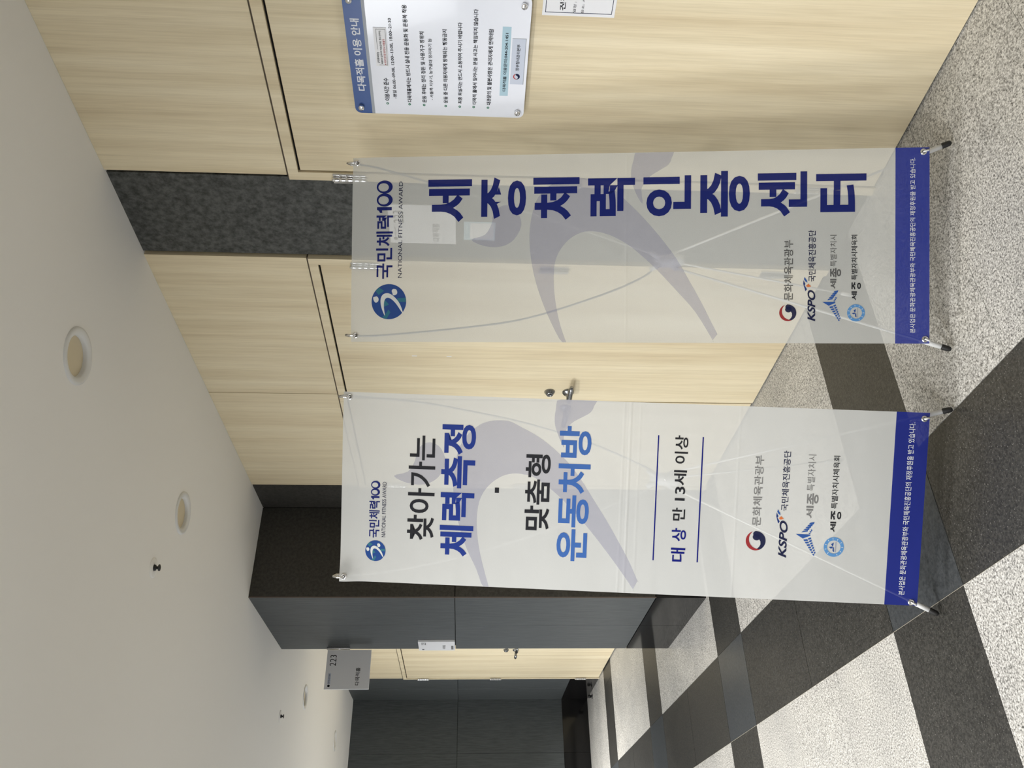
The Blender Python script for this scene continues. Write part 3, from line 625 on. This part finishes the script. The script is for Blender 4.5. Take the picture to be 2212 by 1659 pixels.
bs2, cloth2 = banner('white banner with black and blue headline lines, standing before the slate pillar', None,
    (1.042, 2.252, 0.097), (0.79517837, -0.60619155, -0.01493873), (0.06632797, 0.06246535, 0.99584069), (0.60273705, 0.79286183, -0.08987855),
    M['fab2'], M['bar2'], 0.1042, T2, [(-0.0243, -0.0010, 1.679, 1.7076), (-0.0024, 0.0231, 1.6781, 1.7074)], (-0.1998, 1.6893, 0.0333, 0.0322),
    (-0.1170, 0.5045, 0.0305), (-0.1264, 0.2648, 0.0308, 0.67), (FIG2, ARM2, HEAD2),
    [(wings((-0.0905, 0.3400), None, 0.056, 0.0430, 0), 'wing')] + blade(0.0795, 0.0725),
    [(0.2808, 0.0157), (-0.2896, 0.0188), (0.2844, 1.7807), (-0.284, 1.7857)], (0.738, 0.36),
    [(1, [(0.0960, 0.845), (0.1681, 1.0258), (0.2213, 1.2228), (0.2571, 1.4255), (0.2764, 1.5692), (0.2850, 1.73)]), (-1, [(0.030, 0.845), (-0.060, 1.03), (-0.150, 1.25), (-0.225, 1.48), (-0.270, 1.68)])],
    None, [(0.3114, -0.0790, 0.0276), (-0.3375, -0.0870, 0.0418)], (1.524, 2.8266, 0.006), (0.5156, 1.187, -2.54), 1.0, (0.004, -0.012))

# ------------------------------------------------------------------ notice board on the first door
XB = 2.2350
nb = empty('notice_board', (2.2635, 1.577, 1.328)); tag(nb, 'acrylic notice board with blue header, fixed by steel studs to the door', 'notice board')
Y0n, Y1n, Z0n, Z1n = 1.362, 1.787, 1.3285, 1.8775
def rounded(y0, y1, z0, z1, r):
    L = []
    for cy, cz, a0 in ((y1-r, z1-r, 0), (y0+r, z1-r, 90), (y0+r, z0+r, 180), (y1-r, z0+r, 270)):
        L += [(cy + r*math.cos(math.radians(a0+15*k)), cz + r*math.sin(math.radians(a0+15*k))) for k in range(7)]
    return L
RL = rounded(Y0n, Y1n, Z0n, Z1n, 0.020)
def slab(L, x0, x1, name, m, parent, edge=None):
    b = MB(); n_ = len(L)
    f0 = [b.bm.verts.new((x0, y, z)) for y, z in L]; f1 = [b.bm.verts.new((x1, y, z)) for y, z in L]
    b.bm.faces.new(f0); b.bm.faces.new(f1[::-1])
    for i in range(n_): b.bm.faces.new((f0[i], f0[(i+1)%n_], f1[(i+1)%n_], f1[i]))
    return b.build(name, m, parent)
slab(RL, XB+0.0004, XB+0.0054, 'acrylic_backing', M['acrylic_edge'], nb)
bd = slab(RL, XB-0.0030, XB+0.0002, 'board_face', M['acrylic'], nb)
inv_nb = world_of(nb).inverted(); 
def NF(lift):
    def f(a, b):        # a = -Y (so that left-to-right grows), b = Z ; children of board_face share the root's frame
        return tuple(inv_nb @ Vector((XB - 0.0030 - lift, -a, b)))
    return f
hd = [p for p in RL if p[1] > 1.82] ; hd = [(-y, z) for y, z in RL if z > 1.83] + [(-Y0n, 1.8235), (-Y1n, 1.8235)]
hd = sorted(hd, key=lambda p: math.atan2(p[1]-1.845, p[0]+1.575))
flat([hd], NF(0.0003), M['headblue'], bd, 'header_band')
flat([[(-Y1n, 1.8140), (-Y0n, 1.8140), (-Y0n, 1.8235), (-Y1n, 1.8235)]], NF(0.0003), M['silver'], bd, 'header_line')
NB = [('다목적홀 이용 안내', 1.7005, 1.8617, 1.4503, 1.8342, 'white', .022), ('이용시간 준수', 1.7351, 1.7785, 1.6504, 1.7627, 'nblk', .022), ('-평일 06:00~09:00, 12:00~13:00, 18:00~21:30', 1.7265, 1.7513, 1.445, 1.7391, 'nblk', .014),
 ('다목적홀에서는 반드시 실내 전용 운동화 및 운동복 착용', 1.7381, 1.7067, 1.4009, 1.6923, 'nblk', .022), ('운동 후에는 정리 정돈 및 사용기구 정위치', 1.7383, 1.6591, 1.485, 1.6450, 'nblk', .022), ('- 셔틀콕 치우기, 농구골대 정리하기 등', 1.7272, 1.6338, 1.5069, 1.6223, 'nblk', .014),
 ('운동 중 다른 이용자에게 방해되는 행동금지', 1.7383, 1.5903, 1.4753, 1.5765, 'nblk', .022), ('최종 퇴실자는 반드시 소등하여 주시기 바랍니다', 1.738, 1.5440, 1.45, 1.5305, 'nblk', .022), ('다목적 홀에서 일어나는 분실 사고는 책임지지 않습니다', 1.7389, 1.4976, 1.4058, 1.4838, 'nblk', .022),
 ('대관문의 및 불편사항은 관리자에게 연락바람', 1.7397, 1.4515, 1.4672, 1.4370, 'nblk', .022), ('다목적홀 이용문의:044-204-1451', 1.6847, 1.4024, 1.479, 1.3915, 'nblk', .018), ('정부청사관리본부', 1.6081, 1.3646, 1.5159, 1.3535, 'nblk', .018)]
flat([[(-1.7023, 1.3842), (-1.4582, 1.3842), (-1.4582, 1.4105), (-1.7023, 1.4105)]], NF(0.0003), M['boxblue'], bd, 'printed_box')
flat([[(-1.6578, 1.3387), (-1.4975, 1.3387), (-1.4975, 1.3794), (-1.6578, 1.3794)]], NF(0.0003), M['boxgrey'], bd, 'printed_box')
flat([[(-1.4975, 1.3387), (-1.4955, 1.3387), (-1.4955, 1.3794), (-1.4975, 1.3794)], [(-1.6578, 1.3387), (-1.4955, 1.3387), (-1.4955, 1.3367), (-1.6578, 1.3367)]], NF(0.0004), M['silver'], bd, 'printed_rule')
for s, a, b, c, d, m, bo in NB: write(s, NF(0.0006), (-a, -c, d, b), I[m], bd, 'lettering', bo)
lb = MB().box((XB-0.0052, 1.476, 1.7571), (XB-0.0032, 1.6069, 1.7957)).build('label_strip', M['paper'], bd)
lf = lambda a, b: tuple(inv_nb @ Vector((XB - 0.0058, -a, b)))
flat([[(-1.603, 1.7600), (-1.480, 1.7600), (-1.480, 1.7608), (-1.603, 1.7608)], [(-1.548, 1.7872), (-1.480, 1.7872), (-1.480, 1.7880), (-1.548, 1.7880)], [(-1.481, 1.76), (-1.480, 1.76), (-1.480, 1.788), (-1.481, 1.788)], [(-1.603, 1.76), (-1.602, 1.76), (-1.602, 1.786), (-1.603, 1.786)]], lf, I['nblk'], bd, 'printed_rule')
write('[이용대상]', lf, (-1.5945, -1.559, 1.7833, 1.7913), I['nblk'], bd, 'lettering', .012)
write('세종청사 입주부처 직원(공무원, 청사 근무자)', lf, (-1.5989, -1.4857, 1.7725, 1.7800), I['nblk'], bd, 'lettering', .008)
write('※ 외부인원 및 외부강사 이용불가', lf, (-1.601, -1.5128, 1.7631, 1.7706), I['nred'], bd, 'lettering', .008)
for y, z in ((1.7460, 1.7713), (1.7470, 1.7005), (1.7478, 1.6536), (1.7493, 1.5838), (1.7497, 1.538), (1.7495, 1.493), (1.7504, 1.4461)):
    flat(strip(ell(-y, z, 0.0042, 0.0042, 16), ell(-y, z, 0.0016, 0.0016, 16)), NF(0.0006), I['green'], bd, 'bullet')
flat([ell(-1.629, 1.3599, 0.0105, 0.0105, 28, math.radians(175), math.radians(365)) + [(-1.629+0.0105*a, 1.3599+0.0105*b) for a, b in ((0.8, 0.35), (0.45, 0.25), (0.25, -0.15), (-0.2, -0.45), (-0.65, -0.35))]], NF(0.0006), I['dark'], bd, 'emblem')
flat([[(-1.629+0.0105*math.cos(a), 1.3599+0.0105*math.sin(a)) for a in [math.radians(25+150*k/14) for k in range(15)]] + [(-1.629+0.0085*math.cos(a), 1.3592+0.0080*math.sin(a)) for a in [math.radians(175-150*k/14) for k in range(15)]]], NF(0.0006), I['nred'], bd, 'emblem')
for y, z in ((1.7603, 1.8562), (1.7622, 1.3500), (1.3869, 1.3505), (1.3892, 1.8564)):
    MB().lathe((2.2635, y, z), (-1, 0, 0), [(0, 0), (0.0085, 0), (0.0085, 0.030), (0.0075, 0.031), (0.0075, 0.034), (0.0092, 0.0345), (0.0092, 0.043), (0.0078, 0.0445), (0, 0.0445)], 24).build('standoff_stud', M['chrome'], nb)

# paper poster below it
po = empty('paper_poster', (2.263, 1.2875, 1.0785)); tag(po, 'white paper poster with thin dark border, on the door below the notice board', 'poster')
ps = MB().box((2.2622, 1.139, 1.0780), (2.2630, 1.4356, 1.2946)).build('sheet', M['paper'], po)
pf = lambda a, b: (2.2617-2.263, -a-1.2875, b-1.0785)
def rect_frame(y0, y1, z0, z1, t): return strip([(-y1, z0), (-y0, z0), (-y0, z1), (-y1, z1)], [(-y1+t, z0+t), (-y0-t, z0+t), (-y0-t, z1-t), (-y1+t, z1-t)])
flat(rect_frame(1.1490, 1.4258, 1.0868, 1.2858, 0.0018), pf, I['dark'], ps, 'printed_rule')
write('건강', pf, (-1.4183, -1.3590, 1.2265, 1.2444), I['nblk'], ps, 'lettering', .02)
write('일정 :', pf, (-1.4237, -1.3892, 1.1956, 1.2038), I['nblk'], ps, 'lettering', .008)
write('장소: 시', pf, (-1.4258, -1.3780, 1.1716, 1.1796), I['nblk'], ps, 'lettering', .008)

# room plate and card on the slate strip behind the right banner
rp = empty('room_plate', (2.2750, 2.333, 1.5536)); tag(rp, 'white room plate on the dark slate strip, seen through the translucent banner', 'sign')
pl = MB().box((2.2660, 2.229, 1.5536), (2.2745, 2.437, 1.8112)).build('plate', M['plate'], rp, bevel=0.001)
rf_ = lambda a, b: (2.2655-2.2750, -a-2.333, b-1.5536)
write('다목적홀', rf_, (-2.4227, -2.3241, 1.6162, 1.6448), I['gry'], pl, 'lettering', .006)
write('223', rf_, (-2.3250, -2.2600, 1.7520, 1.7924), I['gry'], pl, 'lettering', -.004)
flat([ell(-2.4100, 1.7890, 0.008, 0.008, 20)], rf_, I['gry'], pl, 'emblem')
write('정부청사관리본부', rf_, (-2.3960, -2.3400, 1.7850, 1.7930), I['gry2'], pl, 'lettering', 0)
cd = empty('sticker_card', (2.2750, 2.3675, 1.4006)); tag(cd, 'small pale blue bordered card below the room plate, seen through the banner', 'card')
cs_ = MB().box((2.2738, 2.3168, 1.4006), (2.2745, 2.4185, 1.5227)).build('sheet', M['boxblue'], cd)
flat([[(-2.4105, 1.4075), (-2.3240, 1.4075), (-2.3240, 1.4985), (-2.4105, 1.4985)]], lambda a, b: (2.2734-2.2750, -a-2.3675, b-1.4006), M['paper'], cs_, 'printed_box')

# tape scraps on the second door
for i, (z, lab) in enumerate(((1.753, 'upper of two tiny white tape scraps on the door between the banners'), (1.589, 'lower of two tiny white tape scraps on the door between the banners'))):
    o_ = MB().box((2.2630, 3.204, z-0.012), (2.2634, 3.209, z+0.012)).build('tape_scrap', M['paper'], origin=(2.2634, 3.2065, z)); tag(o_, lab, 'tape', 'tape scraps on the door')

# hanging room sign on the pillar side
hs = empty('room_sign', (1.678, 5.93, 2.30)); tag(hs, 'square white sign reading 223 projecting from the side of the slate pillar', 'sign')
hp = MB().box((1.374, 5.93, 2.148), (1.642, 5.942, 2.454)).build('sign_plate', M['plate'], hs, bevel=0.0015)
MB().tube([(1.655, 5.936, 2.300), (1.655, 5.936, 2.462)], 0.010, 16).box((1.655, 5.930, 2.305), (1.678, 5.942, 2.455)).build('bracket', M['steel'], hs)
hf = lambda a, b: (a-1.678, 5.9292-5.93, b-2.30)
write('223', hf, (1.531, 1.607, 2.387, 2.430), I['nblk'], hp, 'lettering', -0.004)
write('다목적홀', hf, (1.400, 1.519, 2.216, 2.246), I['nblk'], hp, 'lettering', .012)
flat([ell(1.397, 2.424, 0.008, 0.009, 24)], hf, I['nblk'], hp, 'emblem')
flat([[(1.408, 2.414), (1.482, 2.414), (1.482, 2.434), (1.408, 2.434)]], hf, M['boxgrey'], hp, 'printed_box')
write('정부청사관리본부', lambda a, b: (a-1.678, 5.9288-5.93, b-2.30), (1.412, 1.478, 2.418, 2.430), I['dark'], hp, 'lettering', .01)
ss = empty('guide_sign', (1.678, 5.92, 1.56)); tag(ss, 'small white sign mounted flat on the slate pillar near its far edge', 'sign')
sp = MB().box((1.662, 5.812, 1.562), (1.678, 6.028, 1.819)).build('sign_plate', M['plate'], ss, bevel=0.001)
sf = lambda a, b: (1.6612-1.678, -a-5.92, b-1.56)
write('223', sf, (-5.885, -5.832, 1.765, 1.796), I['nblk'], sp, 'lettering', .0)
flat([ell(-5.998, 1.788, 0.009, 0.009, 20)], sf, I['nblk'], sp, 'emblem')
write('다목적홀', sf, (-5.985, -5.895, 1.627, 1.649), I['gry'], sp, 'lettering', .008)
flat([[(-5.998, 1.572), (-5.905, 1.572), (-5.905, 1.588), (-5.998, 1.588)]], sf, I['gry2'], sp, 'printed_box')

# ------------------------------------------------------------------ ceiling fittings
LL = ['round recessed ceiling lamp nearest the camera, above the right banner', 'second round recessed ceiling lamp, just before the slate pillar', 'third round recessed ceiling lamp, past the pillar beside the projecting sign', 'farthest and smallest round recessed ceiling lamp, near the end wall']
for (x, y), lab in zip(LAMPS, LL):
    e = empty('ceiling_lamp_round', (x, y, ZC)); tag(e, lab, 'ceiling lamp', 'round recessed lamps in the ceiling')
    MB().lathe((x, y, ZC), (0, 0, -1), [(0.070, -0.020), (0.070, -0.002), (0.076, 0.003), (0.088, 0.007), (0.097, 0.005), (0.099, 0.0)], 56).build('trim_ring', M['white'], e)
    MB().lathe((x, y, ZC), (0, 0, 1), [(0.074, 0.014), (0.05, 0.013), (0, 0.013)], 40).build('diffuser', M['diffuser'], e)
for (x, y), lab in zip(((1.275, 3.372), (1.274, 6.29)), ('nearer small black ceiling sprinkler head in a white ring', 'farther tiny black ceiling sprinkler head in a white ring')):
    e = empty('sprinkler', (x, y, ZC)); tag(e, lab, 'sprinkler', 'sprinkler heads in the ceiling')
    MB().lathe((x, y, ZC), (0, 0, -1), [(0.014, 0.004), (0.036, 0.006), (0.042, 0.003), (0.043, 0.0)], 32).build('escutcheon', M['ceiling'], e)
    MB().lathe((x, y, ZC), (0, 0, -1), [(0, 0.001), (0.012, 0.001), (0.012, 0.010), (0.006, 0.013), (0.006, 0.022), (0.014, 0.023), (0.014, 0.026), (0, 0.027)], 20).build('sprinkler_head', M['black_plastic'], e)
# black door stop at the foot of the far recess wall
ds = empty('door_stop', (2.20, 9.90, 0)); tag(ds, 'small black door stop on the floor at the far end of the recess wall', 'door stop')
MB().lathe((2.20, 9.90, 0), (0, 0, 1), [(0, 0), (0.026, 0), (0.026, 0.006), (0.014, 0.010), (0.013, 0.022), (0, 0.023)], 20).build('base', M['black_plastic'], ds)
MB().lathe((2.20, 9.90, 0.022), (0, 0, 1), [(0, 0), (0.019, 0.002), (0.021, 0.012), (0.018, 0.026), (0, 0.030)], 20).build('rubber_buffer', M['black'], ds)
bpy.data.scenes.remove(_tc['ts'])
